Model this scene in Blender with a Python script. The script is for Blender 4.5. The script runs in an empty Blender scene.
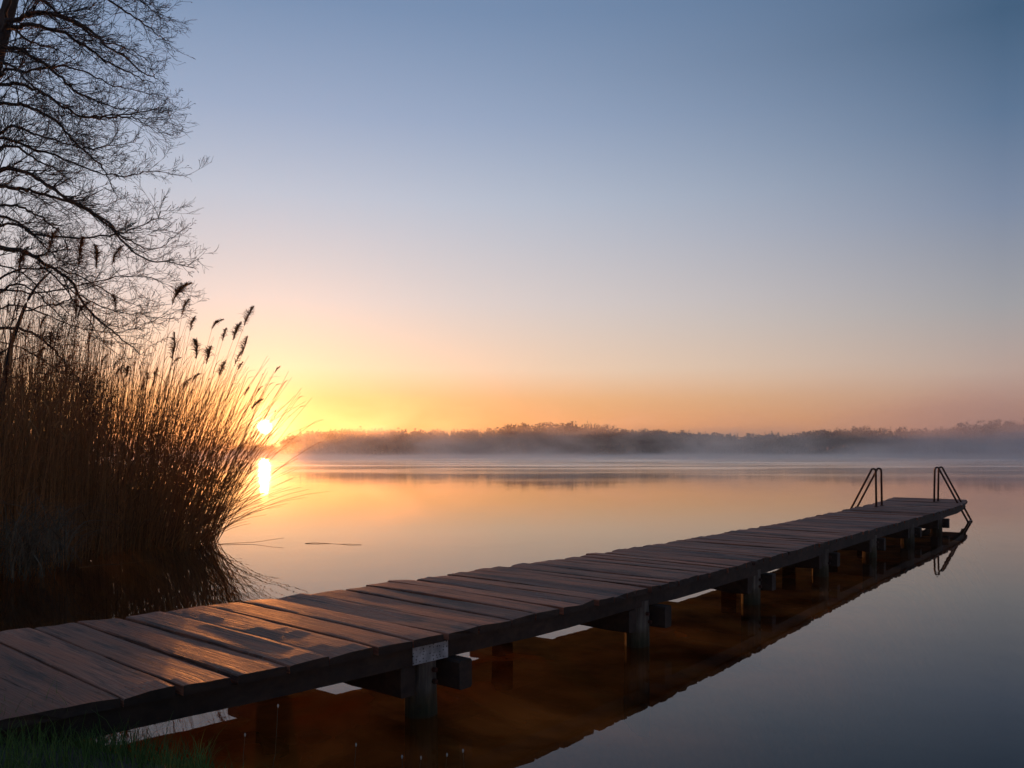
import bpy, math, random
import numpy as np
from mathutils import Vector, noise as mnoise
R = math.radians
rnd = random.Random(7)
sc = bpy.context.scene
COL = sc.collection

# ------------------------------------------------------------------ camera numbers
H = 1.6                      # eye above the water
F = 800.0                    # focal length in pixels of a 1024 wide frame
CX, CY = 512.0, 450.5        # horizon row
SUN_AZ, SUN_EL = -17.2, 1.62

def at(px, py, Y):           # where a sight line meets depth Y (used to read positions off the photo)
    return Vector(((px - CX) / F * Y, Y, H - (py - CY) / F * Y))

# ------------------------------------------------------------------ helpers
class MB:
    def __init__(self):
        self.v, self.f, self.uv = [], [], []
    def tube(self, pts, rad, n=3, cap=True):
        base = len(self.v)
        m = len(pts)
        a0 = rnd.random() * 6.28
        for i in range(m):
            p = pts[i]
            t = (pts[min(i + 1, m - 1)] - pts[max(i - 1, 0)])
            if t.length < 1e-9: t = Vector((0, 0, 1))
            t = t.normalized()
            ref = Vector((0, 0, 1)) if abs(t.z) < .9 else Vector((1, 0, 0))
            a = t.cross(ref).normalized(); b = t.cross(a)
            r = rad[i]
            for k in range(n):
                q = a0 + 6.28318 * k / n
                self.v.append(p + a * (r * math.cos(q)) + b * (r * math.sin(q)))
        for i in range(m - 1):
            for k in range(n):
                k2 = (k + 1) % n
                self.f.append((base + i * n + k, base + i * n + k2, base + (i + 1) * n + k2, base + (i + 1) * n + k))
        if cap:
            self.f.append(tuple(base + k for k in range(n))[::-1])
            self.f.append(tuple(base + (m - 1) * n + k for k in range(n)))
    def ribbon(self, pts, wid, side):
        base = len(self.v); m = len(pts)
        for i in range(m):
            self.v.append(pts[i] - side * (wid[i] * .5)); self.v.append(pts[i] + side * (wid[i] * .5))
        for i in range(m - 1):
            self.f.append((base + 2 * i, base + 2 * i + 1, base + 2 * i + 3, base + 2 * i + 2))
    def tri(self, a, b, c):
        n = len(self.v); self.v += [a, b, c]; self.f.append((n, n + 1, n + 2))
    def quad(self, a, b, c, d):
        n = len(self.v); self.v += [a, b, c, d]; self.f.append((n, n + 1, n + 2, n + 3))
    def sweep(self, ring_list):                     # list of equal vertex rings -> closed beam
        base = len(self.v); n = len(ring_list[0])
        for r in ring_list: self.v += r
        for i in range(len(ring_list) - 1):
            for k in range(n):
                k2 = (k + 1) % n
                self.f.append((base + i * n + k, base + i * n + k2, base + (i + 1) * n + k2, base + (i + 1) * n + k))
        self.f.append(tuple(range(base, base + n))[::-1])
        e = base + (len(ring_list) - 1) * n
        self.f.append(tuple(range(e, e + n)))
    def build(self, name, mat, parent=None, smooth=False):
        me = bpy.data.meshes.new(name)
        me.from_pydata([tuple(x) for x in self.v], [], self.f)
        me.materials.append(mat)
        if smooth: me.shade_smooth()
        o = bpy.data.objects.new(name, me); COL.objects.link(o)
        if parent:
            o.parent = parent
            w0 = Vector((0, 0, 0)); q = parent
            while q: w0 += q.location; q = q.parent
            o.location = -w0                   # vertices are written in world space
        return o

def tag(o, label=None, cat=None, group=None, kind=None):
    if label: o['label'] = label
    if cat: o['category'] = cat
    if group: o['group'] = group
    if kind: o['kind'] = kind
    return o

def empty(name, loc):
    o = bpy.data.objects.new(name, None); COL.objects.link(o); o.location = loc
    o.empty_display_size = .2
    return o

def mat(name):
    m = bpy.data.materials.new(name); m.use_nodes = True
    nt = m.node_tree
    b = nt.nodes['Principled BSDF']
    return m, nt, b

def N(nt, t, **kw):
    n = nt.nodes.new(t)
    for k, v in kw.items():
        if k.startswith('i_'):
            n.inputs[k[2:].replace('_', ' ')].default_value = v
        else: setattr(n, k, v)
    return n

def ramp(nt, stops, src=None, interp='LINEAR'):
    r = nt.nodes.new('ShaderNodeValToRGB'); cr = r.color_ramp; cr.interpolation = interp
    while len(cr.elements) < len(stops): cr.elements.new(.5)
    for e, (p, c) in zip(cr.elements, stops):
        e.position = p
        e.color = (c, c, c, 1) if isinstance(c, (int, float)) else (*c, 1)
    if src is not None: nt.links.new(src, r.inputs[0])
    return r

def lin(r, g, b):
    f = lambda c: (c / 255 / 12.92) if c / 255 <= .04045 else ((c / 255 + .055) / 1.055) ** 2.4
    return (f(r), f(g), f(b))

# ------------------------------------------------------------------ materials
def mix_rgb(nt, fac, a, b, mode='MIX'):
    n = nt.nodes.new('ShaderNodeMix'); n.data_type = 'RGBA'; n.blend_type = mode
    for s, v in ((n.inputs[0], fac), (n.inputs[6], a), (n.inputs[7], b)):
        if hasattr(v, 'links') or isinstance(v, bpy.types.NodeSocket): nt.links.new(v, s)
        else: s.default_value = v if isinstance(v, (int, float)) else (*v, 1)
    return n.outputs[2]

def math_n(nt, op, a, b=None, clamp=False):
    n = nt.nodes.new('ShaderNodeMath'); n.operation = op; n.use_clamp = clamp
    for s, v in zip(n.inputs, (a, b)):
        if v is None: continue
        if isinstance(v, bpy.types.NodeSocket): nt.links.new(v, s)
        else: s.default_value = v
    return n.outputs[0]

def deck_material():
    m, nt, b = mat('deck_wood')
    L = nt.links
    uv = N(nt, 'ShaderNodeUVMap'); uv.uv_map = 'UVMap'
    geo = N(nt, 'ShaderNodeNewGeometry')
    mp = N(nt, 'ShaderNodeMapping'); L.new(uv.outputs[0], mp.inputs[0]); mp.inputs['Scale'].default_value = (1.6, 46, 1)
    n1 = N(nt, 'ShaderNodeTexNoise', i_Scale=1.0, i_Detail=6.0, i_Roughness=.65, i_Distortion=.4); L.new(mp.outputs[0], n1.inputs['Vector'])
    mp2 = N(nt, 'ShaderNodeMapping'); L.new(uv.outputs[0], mp2.inputs[0]); mp2.inputs['Scale'].default_value = (1.3, 7, 1)
    n2 = N(nt, 'ShaderNodeTexNoise', i_Scale=1.0, i_Detail=5.0, i_Roughness=.6); L.new(mp2.outputs[0], n2.inputs['Vector'])
    mp3 = N(nt, 'ShaderNodeMapping'); L.new(uv.outputs[0], mp3.inputs[0]); mp3.inputs['Scale'].default_value = (3.5, 150, 1)
    n3 = N(nt, 'ShaderNodeTexNoise', i_Scale=1.0, i_Detail=3.0, i_Roughness=.6); L.new(mp3.outputs[0], n3.inputs['Vector'])
    c1 = ramp(nt, [(.36, (.02, .014, .011)), (.47, (.15, .082, .06)), (.62, (.43, .23, .16))], n1.outputs['Fac'])
    # red-brown bare wood showing in blotches of the grey weathered skin
    fac = ramp(nt, [(.38, .12), (.58, 1)], n2.outputs['Fac'])
    c2 = mix_rgb(nt, math_n(nt, 'MULTIPLY', fac.outputs[0], .75), c1.outputs[0], (.34, .115, .055))
    dark = ramp(nt, [(.36, .45), (.5, 1)], n2.outputs['Fac'])
    c3 = mix_rgb(nt, 1.0, c2, dark.outputs[0], 'MULTIPLY')
    mp4 = N(nt, 'ShaderNodeMapping'); L.new(uv.outputs[0], mp4.inputs[0]); mp4.inputs['Scale'].default_value = (1.1, 34, 1)
    n4 = N(nt, 'ShaderNodeTexNoise', i_Scale=1.0, i_Detail=2.0, i_Distortion=.3); L.new(mp4.outputs[0], n4.inputs['Vector'])
    crack = ramp(nt, [(.485, 1), (.5, .12), (.515, 1)], n4.outputs['Fac'])          # drying splits along the grain
    n5 = N(nt, 'ShaderNodeTexNoise', i_Scale=2.6, i_Detail=3.0); L.new(uv.outputs[0], n5.inputs['Vector'])
    cm = ramp(nt, [(.48, 0), (.6, 1)], n5.outputs['Fac'])
    c3 = mix_rgb(nt, cm.outputs[0], c3, mix_rgb(nt, 1.0, c3, crack.outputs[0], 'MULTIPLY'))
    n6 = N(nt, 'ShaderNodeTexNoise', i_Scale=38.0, i_Detail=4.0, i_Roughness=.7); L.new(uv.outputs[0], n6.inputs['Vector'])
    n7 = N(nt, 'ShaderNodeTexNoise', i_Scale=1.7, i_Detail=3.0); L.new(uv.outputs[0], n7.inputs['Vector'])
    lf_ = math_n(nt, 'MULTIPLY', ramp(nt, [(.56, 0), (.66, 1)], n6.outputs['Fac']).outputs[0], ramp(nt, [(.46, 0), (.64, .8)], n7.outputs['Fac']).outputs[0])
    c3 = mix_rgb(nt, lf_, c3, (.26, .26, .22))                                          # lichen specks
    island = ramp(nt, [(0, (.62, .64, .7)), (.3, (1.15, .95, .86)), (.65, (.95, .95, .98)), (1, (1.6, 1.4, 1.3))], geo.outputs['Random Per Island'])
    c4 = mix_rgb(nt, 1.0, c3, island.outputs[0], 'MULTIPLY')
    L.new(c4, b.inputs['Base Color'])
    rg = ramp(nt, [(.3, .5), (.7, .8)], n1.outputs['Fac']); L.new(rg.outputs[0], b.inputs['Roughness'])
    b.inputs['Specular IOR Level'].default_value = .32
    hsum = math_n(nt, 'ADD', n1.outputs['Fac'], math_n(nt, 'MULTIPLY', n3.outputs['Fac'], .5))
    bp = N(nt, 'ShaderNodeBump', i_Strength=1.0, i_Distance=.010); L.new(hsum, bp.inputs['Height'])
    L.new(bp.outputs[0], b.inputs['Normal'])
    return m

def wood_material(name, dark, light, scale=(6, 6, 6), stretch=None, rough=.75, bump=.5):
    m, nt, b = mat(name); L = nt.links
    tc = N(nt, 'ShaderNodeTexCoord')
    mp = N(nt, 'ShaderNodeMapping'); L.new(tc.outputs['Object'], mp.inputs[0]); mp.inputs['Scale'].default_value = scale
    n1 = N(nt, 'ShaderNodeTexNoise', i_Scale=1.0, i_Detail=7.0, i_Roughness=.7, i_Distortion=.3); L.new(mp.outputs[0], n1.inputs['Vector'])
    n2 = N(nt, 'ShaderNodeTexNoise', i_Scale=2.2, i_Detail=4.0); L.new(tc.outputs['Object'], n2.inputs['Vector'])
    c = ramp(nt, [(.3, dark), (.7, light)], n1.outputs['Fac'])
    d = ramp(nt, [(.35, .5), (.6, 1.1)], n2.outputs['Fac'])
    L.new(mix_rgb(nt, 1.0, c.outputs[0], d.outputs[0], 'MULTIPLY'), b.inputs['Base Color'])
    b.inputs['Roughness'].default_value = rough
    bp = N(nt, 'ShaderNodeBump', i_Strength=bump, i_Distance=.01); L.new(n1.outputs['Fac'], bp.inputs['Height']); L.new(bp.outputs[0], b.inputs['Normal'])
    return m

def plant_material(name, dark, light, scale=3.0, trans=.4, rough=.7):
    m, nt, b = mat(name); L = nt.links
    tc = N(nt, 'ShaderNodeTexCoord'); geo = N(nt, 'ShaderNodeNewGeometry')
    n1 = N(nt, 'ShaderNodeTexNoise', i_Scale=scale, i_Detail=3.0); L.new(tc.outputs['Object'], n1.inputs['Vector'])
    s = math_n(nt, 'ADD', math_n(nt, 'MULTIPLY', geo.outputs['Random Per Island'], .6), math_n(nt, 'MULTIPLY', n1.outputs['Fac'], .5))
    c = ramp(nt, [(.2, dark), (.85, light)], s)
    L.new(c.outputs[0], b.inputs['Base Color']); b.inputs['Roughness'].default_value = rough
    b.inputs['Specular IOR Level'].default_value = .2
    if trans > 0:
        t = N(nt, 'ShaderNodeBsdfTranslucent'); L.new(c.outputs[0], t.inputs[0])
        mx = N(nt, 'ShaderNodeMixShader'); mx.inputs[0].default_value = trans
        L.new(b.outputs[0], mx.inputs[1]); L.new(t.outputs[0], mx.inputs[2])
        L.new(mx.outputs[0], nt.nodes['Material Output'].inputs[0])
    return m

M_deck = deck_material()
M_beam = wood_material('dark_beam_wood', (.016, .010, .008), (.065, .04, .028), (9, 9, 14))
M_post = wood_material('weathered_post_wood', (.03, .025, .02), (.26, .215, .17), (26, 26, 2.2), bump=.9)
nt = M_post.node_tree; b = nt.nodes['Principled BSDF']; lk = b.inputs['Base Color'].links[0].from_socket
tc = N(nt, 'ShaderNodeTexCoord'); sx = N(nt, 'ShaderNodeSeparateXYZ'); nt.links.new(tc.outputs['Object'], sx.inputs[0])
nn = N(nt, 'ShaderNodeTexNoise', i_Scale=9.0, i_Detail=4.0); nt.links.new(tc.outputs['Object'], nn.inputs['Vector'])
wet = math_n(nt, 'ADD', sx.outputs[2], math_n(nt, 'MULTIPLY', nn.outputs['Fac'], -.14))
wr = ramp(nt, [(.47, (.22, .26, .12)), (.56, (.55, .55, .4)), (.62, (1, 1, 1))], math_n(nt, 'ADD', wet, .5))     # wet, algae grown foot
nt.links.new(mix_rgb(nt, 1.0, lk, wr.outputs[0], 'MULTIPLY'), b.inputs['Base Color'])
m, nt, b = mat('galvanised_nail_plate'); M_splice = m
tc = N(nt, 'ShaderNodeTexCoord'); vo = N(nt, 'ShaderNodeTexVoronoi', i_Scale=55.0, i_Randomness=.45); nt.links.new(tc.outputs['Object'], vo.inputs['Vector'])
n1 = N(nt, 'ShaderNodeTexNoise', i_Scale=16.0, i_Detail=5.0); nt.links.new(tc.outputs['Object'], n1.inputs['Vector'])
zn = ramp(nt, [(.35, (.30, .31, .33)), (.65, (.62, .63, .65))], n1.outputs['Fac'])
hole = ramp(nt, [(.22, .10), (.34, 1)], vo.outputs['Distance'])
nt.links.new(mix_rgb(nt, 1.0, zn.outputs[0], hole.outputs[0], 'MULTIPLY'), b.inputs['Base Color'])
b.inputs['Metallic'].default_value = .25; b.inputs['Roughness'].default_value = .55
M_reed = plant_material('dry_reed', (.26, .13, .05), (.64, .33, .14), trans=.5)
M_reedleaf = plant_material('dry_reed_leaf', (.20, .10, .04), (.56, .28, .11), trans=.55)
M_plume = plant_material('reed_plume', (.12, .05, .028), (.26, .115, .06), trans=.4)
M_bark = wood_material('tree_bark', (.018, .015, .013), (.06, .05, .042), (8, 8, 3))
M_twig = plant_material('twig_bark', (.02, .016, .014), (.05, .04, .036), trans=0)
M_grass = plant_material('bank_grass', (.04, .078, .02), (.15, .23, .06), trans=.45)
M_sedge = plant_material('pale_sedge', (.11, .08, .05), (.30, .23, .155), trans=.35)
M_wood_far = plant_material('far_foliage', (.010, .014, .014), (.034, .038, .036), scale=.12, trans=0)
M_flower = plant_material('seed_head', (.55, .5, .45), (.8, .75, .7), trans=.2)

m, nt, b = mat('rusty_steel_tube'); M_steel = m
tc = N(nt, 'ShaderNodeTexCoord'); n1 = N(nt, 'ShaderNodeTexNoise', i_Scale=14.0, i_Detail=5.0); nt.links.new(tc.outputs['Object'], n1.inputs['Vector'])
c = ramp(nt, [(.4, (.03, .014, .012)), (.65, (.10, .032, .022))], n1.outputs['Fac']); nt.links.new(c.outputs[0], b.inputs['Base Color'])
b.inputs['Metallic'].default_value = .3; b.inputs['Roughness'].default_value = .5

m, nt, b = mat('bank_soil'); M_soil = m
tc = N(nt, 'ShaderNodeTexCoord'); n1 = N(nt, 'ShaderNodeTexNoise', i_Scale=1.4, i_Detail=8.0, i_Roughness=.7); nt.links.new(tc.outputs['Object'], n1.inputs['Vector'])
c = ramp(nt, [(.35, (.018, .013, .008)), (.5, (.05, .035, .02)), (.65, (.045, .06, .022))], n1.outputs['Fac'])
n2 = N(nt, 'ShaderNodeTexNoise', i_Scale=.9, i_Detail=5.0, i_Roughness=.6); nt.links.new(tc.outputs['Object'], n2.inputs['Vector'])
silt_glow = ramp(nt, [(.36, (.10, .03, .008)), (.62, (.8, .31, .08))], n2.outputs['Fac'])
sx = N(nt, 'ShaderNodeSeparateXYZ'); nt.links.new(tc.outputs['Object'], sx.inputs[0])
dz = ramp(nt, [(0, 1), (.42, 1), (.85, 0)], math_n(nt, 'MULTIPLY', sx.outputs[2], -.5))      # orange peat silt in the shallows, mud below coloured darker for light lost in water
bed = mix_rgb(nt, dz.outputs[0], (.012, .009, .007), silt_glow.outputs[0])
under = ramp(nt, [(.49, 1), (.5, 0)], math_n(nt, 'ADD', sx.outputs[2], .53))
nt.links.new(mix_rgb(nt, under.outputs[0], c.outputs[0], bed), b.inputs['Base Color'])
b.inputs['Roughness'].default_value = .9
bp = N(nt, 'ShaderNodeBump', i_Strength=.6, i_Distance=.05); nt.links.new(n1.outputs['Fac'], bp.inputs['Height']); nt.links.new(bp.outputs[0], b.inputs['Normal'])

m = bpy.data.materials.new('lake_water'); m.use_nodes = True; M_water = m; nt = m.node_tree
nt.nodes.remove(nt.nodes['Principled BSDF'])
tc = N(nt, 'ShaderNodeTexCoord')
n1 = N(nt, 'ShaderNodeTexNoise', i_Scale=.9, i_Detail=3.0, i_Roughness=.5); nt.links.new(tc.outputs['Object'], n1.inputs['Vector'])
n2 = N(nt, 'ShaderNodeTexNoise', i_Scale=5.0, i_Detail=2.0); nt.links.new(tc.outputs['Object'], n2.inputs['Vector'])
hh = math_n(nt, 'ADD', n1.outputs['Fac'], math_n(nt, 'MULTIPLY', n2.outputs['Fac'], .12))
sy = N(nt, 'ShaderNodeSeparateXYZ'); nt.links.new(tc.outputs['Object'], sy.inputs[0])
ruf = N(nt, 'ShaderNodeMapRange'); nt.links.new(sy.outputs[1], ruf.inputs[0]); ruf.inputs[1].default_value = 22; ruf.inputs[2].default_value = 90; ruf.inputs[3].default_value = .6; ruf.inputs[4].default_value = 2.5; ruf.clamp = True   # calm in the lee of the reeds, lightly ruffled further out
bp = N(nt, 'ShaderNodeBump', i_Strength=1.0, i_Distance=.0035); nt.links.new(math_n(nt, 'MULTIPLY', hh, ruf.outputs[0]), bp.inputs['Height'])
fr = N(nt, 'ShaderNodeFresnel', i_IOR=1.333); nt.links.new(bp.outputs[0], fr.inputs['Normal'])
gl = N(nt, 'ShaderNodeBsdfGlossy'); rr = N(nt, 'ShaderNodeMapRange'); nt.links.new(sy.outputs[1], rr.inputs[0]); rr.inputs[1].default_value = 18; rr.inputs[2].default_value = 90; rr.inputs[3].default_value = .012; rr.inputs[4].default_value = .16; rr.clamp = True; mpb = N(nt, 'ShaderNodeMapping'); nt.links.new(tc.outputs['Object'], mpb.inputs[0]); mpb.inputs['Scale'].default_value = (.03, .11, 1)
nb_ = N(nt, 'ShaderNodeTexNoise', i_Scale=1.0, i_Detail=3.0); nt.links.new(mpb.outputs[0], nb_.inputs['Vector'])
brz = ramp(nt, [(.45, .7), (.62, 1.35)], nb_.outputs['Fac'])          # breeze patches
nt.links.new(math_n(nt, 'MULTIPLY', rr.outputs[0], brz.outputs[0]), gl.inputs['Roughness']); gl.inputs['Color'].default_value = (1, .98, .96, 1); nt.links.new(bp.outputs[0], gl.inputs['Normal'])
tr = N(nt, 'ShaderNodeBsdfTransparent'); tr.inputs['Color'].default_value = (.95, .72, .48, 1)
at_ = N(nt, 'ShaderNodeAttribute'); at_.attribute_name = 'silt_glow'
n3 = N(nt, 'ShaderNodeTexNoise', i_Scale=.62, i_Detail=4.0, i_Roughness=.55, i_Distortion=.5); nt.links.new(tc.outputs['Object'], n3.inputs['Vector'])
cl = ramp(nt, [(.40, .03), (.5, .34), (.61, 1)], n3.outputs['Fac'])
peat_glow = N(nt, 'ShaderNodeBsdfDiffuse'); peat_glow.inputs['Color'].default_value = (.74, .185, .03, 1)      # peat brown, with the jetty's warm mirror glow painted into the water
mp_ = N(nt, 'ShaderNodeMixShader'); nt.links.new(math_n(nt, 'MULTIPLY', at_.outputs['Fac'], cl.outputs[0]), mp_.inputs[0]); nt.links.new(tr.outputs[0], mp_.inputs[1]); nt.links.new(peat_glow.outputs[0], mp_.inputs[2])
mx = N(nt, 'ShaderNodeMixShader'); nt.links.new(fr.outputs[0], mx.inputs[0]); nt.links.new(mp_.outputs[0], mx.inputs[1]); nt.links.new(gl.outputs[0], mx.inputs[2])
nt.links.new(mx.outputs[0], nt.nodes['Material Output'].inputs[0])

# ------------------------------------------------------------------ jetty plan (read from the photo, in units of H)
Rp = np.array([(-1.31, 2.045), (-1.017, 2.31), (-.677, 2.616), (-.348, 2.87), (.033, 3.32), (.41, 3.73), (1.06, 4.52), (1.84, 5.48), (2.93, 6.84), (3.97, 8.18), (6.84, 12.03)]) * H
Lp = np.array([(-1.96, 3.06), (-1.396, 3.468), (-.934, 3.914), (-.365, 4.49), (.3125, 5.21), (1.18, 6.18), (2.574, 7.83), (4.27, 10.1), (6.05, 12.65)]) * H
def edge_curve(P, y0):
    p = np.polyfit(P[:, 1], P[:, 0], 4)
    ys = np.linspace(P[0, 1] - .05, P[-1, 1], 600)
    xs = np.polyval(p, ys)
    s = np.concatenate([[0], np.cumsum(np.hypot(np.diff(xs), np.diff(ys)))])
    s -= np.interp(y0, ys, s)
    d = np.array([xs[12] - xs[0], ys[12] - ys[0]]); d /= np.hypot(*d)
    return xs, ys, s, d
CR = edge_curve(Rp, 2.61 * H); CL = edge_curve(Lp, 3.36 * H)
def ept(C, u):
    xs, ys, s, d = C
    q = u * s[-1]
    if q < s[0]: return np.array([xs[0], ys[0]]) + d * (q - s[0])
    return np.array([np.interp(q, s, xs), np.interp(q, s, ys)])
LEN = CR[2][-1]
def deck_z(u):
    y = ept(CR, u)[1] / H
    return H * float(np.interp(y, [2.6, 3.5, 4.5, 5.5, 7, 8.5, 12.03], [.312, .309, .301, .293, .279, .272, .264]))
def dpt(u, t, dz=0.0):         # t 0 = right edge, 1 = left edge
    a, c = ept(CR, u), ept(CL, u)
    q = a * (1 - t) + c * t
    return Vector((q[0], q[1], deck_z(u) + dz))
def across(u):
    return (dpt(u, 1) - dpt(u, 0)).normalized()
def along(u):
    a = across(u); return Vector((a.y, -a.x, 0)) * -1 if (dpt(u + .01, 0) - dpt(u, 0)).dot(Vector((a.y, -a.x, 0))) < 0 else Vector((a.y, -a.x, 0))

U0 = -.235

# ------------------------------------------------------------------ ground with the lake basin
LAKE = np.array([(60, -20), (10, 0), (4, 2.5), (1.2, 2.95), (-.5, 3.14), (-1.05, 3.45), (-1.9, 3.85), (-2.7, 4.5), (-4.6, 5.2), (-7, 7.2), (-9, 9.0), (-9.6, 13),
                 (-9.2, 18), (-14, 30), (-44, 62), (-92, 122), (-125, 200), (-128, 214), (-95, 222), (-60, 229), (0, 232), (60, 236), (105, 246),
                 (150, 240), (210, 246), (330, 215), (360, 100), (210, -20)], float)
def lake_sd(X, Y):            # signed distance, positive on land
    shp = X.shape; P = np.stack([X.ravel(), Y.ravel()], 1)
    d = np.full(len(P), 1e9); ins = np.zeros(len(P), bool)
    n = len(LAKE)
    for i in range(n):
        a, bb = LAKE[i], LAKE[(i + 1) % n]
        e = bb - a; w = P - a
        t = np.clip((w @ e) / (e @ e), 0, 1)
        d = np.minimum(d, np.hypot(*(w - t[:, None] * e).T))
        c1 = (a[1] <= P[:, 1]) & (bb[1] > P[:, 1]); c2 = (a[1] > P[:, 1]) & (bb[1] <= P[:, 1])
        cr = e[0] * w[:, 1] - e[1] * w[:, 0]
        ins ^= (c1 & (cr > 0)) | (c2 & (cr < 0))
    return np.where(ins, -d, d).reshape(shp)
GLOW_BAR = [tuple(dpt(q, .95).xy) for q in np.linspace(-.2, 1.05, 60)]
def ground_z(X, Y):
    d = lake_sd(X, Y)
    near = np.clip((60 - Y) / 20, 0, 1)
    top = .43 * near + 1.2 * (1 - near)
    up = top * (1 - np.exp(-np.maximum(d, 0) / (.24 * near + 6 * (1 - near)))) + .002 * np.maximum(d - 60, 0)
    dn = -2.5 * (1 - np.exp(np.minimum(d, 0) / 1.3))
    # a shallow bar of silt shaped under the jetty to carry its warm mirror glow
    dj = np.full(X.shape, 1e9)
    for c in GLOW_BAR:
        dj = np.minimum(dj, np.hypot(X - c[0], Y - c[1]))
    glow_bar = np.clip((2.6 - dj) / 1.2, 0, 1); glow_bar = glow_bar * glow_bar * (3 - 2 * glow_bar)
    dn = np.where(d < 0, np.maximum(dn, dn * (1 - glow_bar) - .62 * glow_bar), dn)
    z = np.where(d > 0, up, dn)
    wob = .035 * np.sin(X * 2.1 + 1.3 * np.sin(Y * 1.7)) * np.sin(Y * 2.3 + X * .7) + .02 * np.sin(X * 5.3 + Y * 4.1)
    return z + wob * near * np.clip(.3 + d, 0, 1)
def gz(x, y):
    return float(ground_z(np.array([x], float), np.array([y], float))[0])
def axis(lo, fine_lo, fine_hi, hi, step):
    a = list(np.arange(fine_lo, fine_hi + 1e-6, step)); s = step; x = fine_hi
    while x < hi: s *= 1.16; x += s; a.append(min(x, hi))
    s = step; x = fine_lo; pre = []
    while x > lo: s *= 1.16; x -= s; pre.append(max(x, lo))
    return np.array(pre[::-1] + a)
ax = axis(-520, -12, 6, 620, .2); ay = axis(-60, -2, 20, 640, .2)
X, Y = np.meshgrid(ax, ay, indexing='xy'); Z = ground_z(X, Y)
nx, ny = len(ax), len(ay)
me = bpy.data.meshes.new('ground')
idx = np.arange(nx * ny).reshape(ny, nx)
faces = np.stack([idx[:-1, :-1], idx[:-1, 1:], idx[1:, 1:], idx[1:, :-1]], -1).reshape(-1, 4)
me.from_pydata(np.stack([X, Y, Z], -1).reshape(-1, 3).tolist(), [], faces.tolist())
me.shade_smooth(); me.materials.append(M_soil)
o = bpy.data.objects.new('ground', me); COL.objects.link(o)
tag(o, 'dark earth bank and lake bed running under the still water', 'ground', kind='structure')

wx = axis(-500, -12, 16, 560, .25); wy = axis(-40, -1, 24, 560, .25)
X, Y = np.meshgrid(wx, wy, indexing='xy'); nx, ny = len(wx), len(wy)
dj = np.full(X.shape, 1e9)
for c in GLOW_BAR: dj = np.minimum(dj, np.hypot(X - c[0], Y - c[1]))
silt_glow = np.clip((3.5 - dj) / 2.3, 0, 1); silt_glow = silt_glow * silt_glow * (3 - 2 * silt_glow) * np.clip((11.5 - Y) / 6, .08, 1)  # mask for the warm glow painted on the water along the jetty
me = bpy.data.meshes.new('water'); idx = np.arange(nx * ny).reshape(ny, nx)
faces = np.stack([idx[:-1, :-1], idx[:-1, 1:], idx[1:, 1:], idx[1:, :-1]], -1).reshape(-1, 4)
me.from_pydata(np.stack([X, Y, X * 0], -1).reshape(-1, 3).tolist(), [], faces.tolist())
a_ = me.attributes.new('silt_glow', 'FLOAT', 'POINT'); a_.data.foreach_set('value', silt_glow.astype(np.float32).ravel())
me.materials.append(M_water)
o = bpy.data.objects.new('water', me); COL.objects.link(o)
tag(o, 'calm mirror smooth lake water reflecting the sunrise sky', 'lake', kind='structure')

# ------------------------------------------------------------------ jetty geometry (plan read from the photo, in units of H)
jetty = empty('jetty', dpt(U0, .5, -deck_z(U0) + .2))
tag(jetty, 'long weathered wooden plank jetty reaching out from the grassy bank over the lake', 'jetty')

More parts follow.
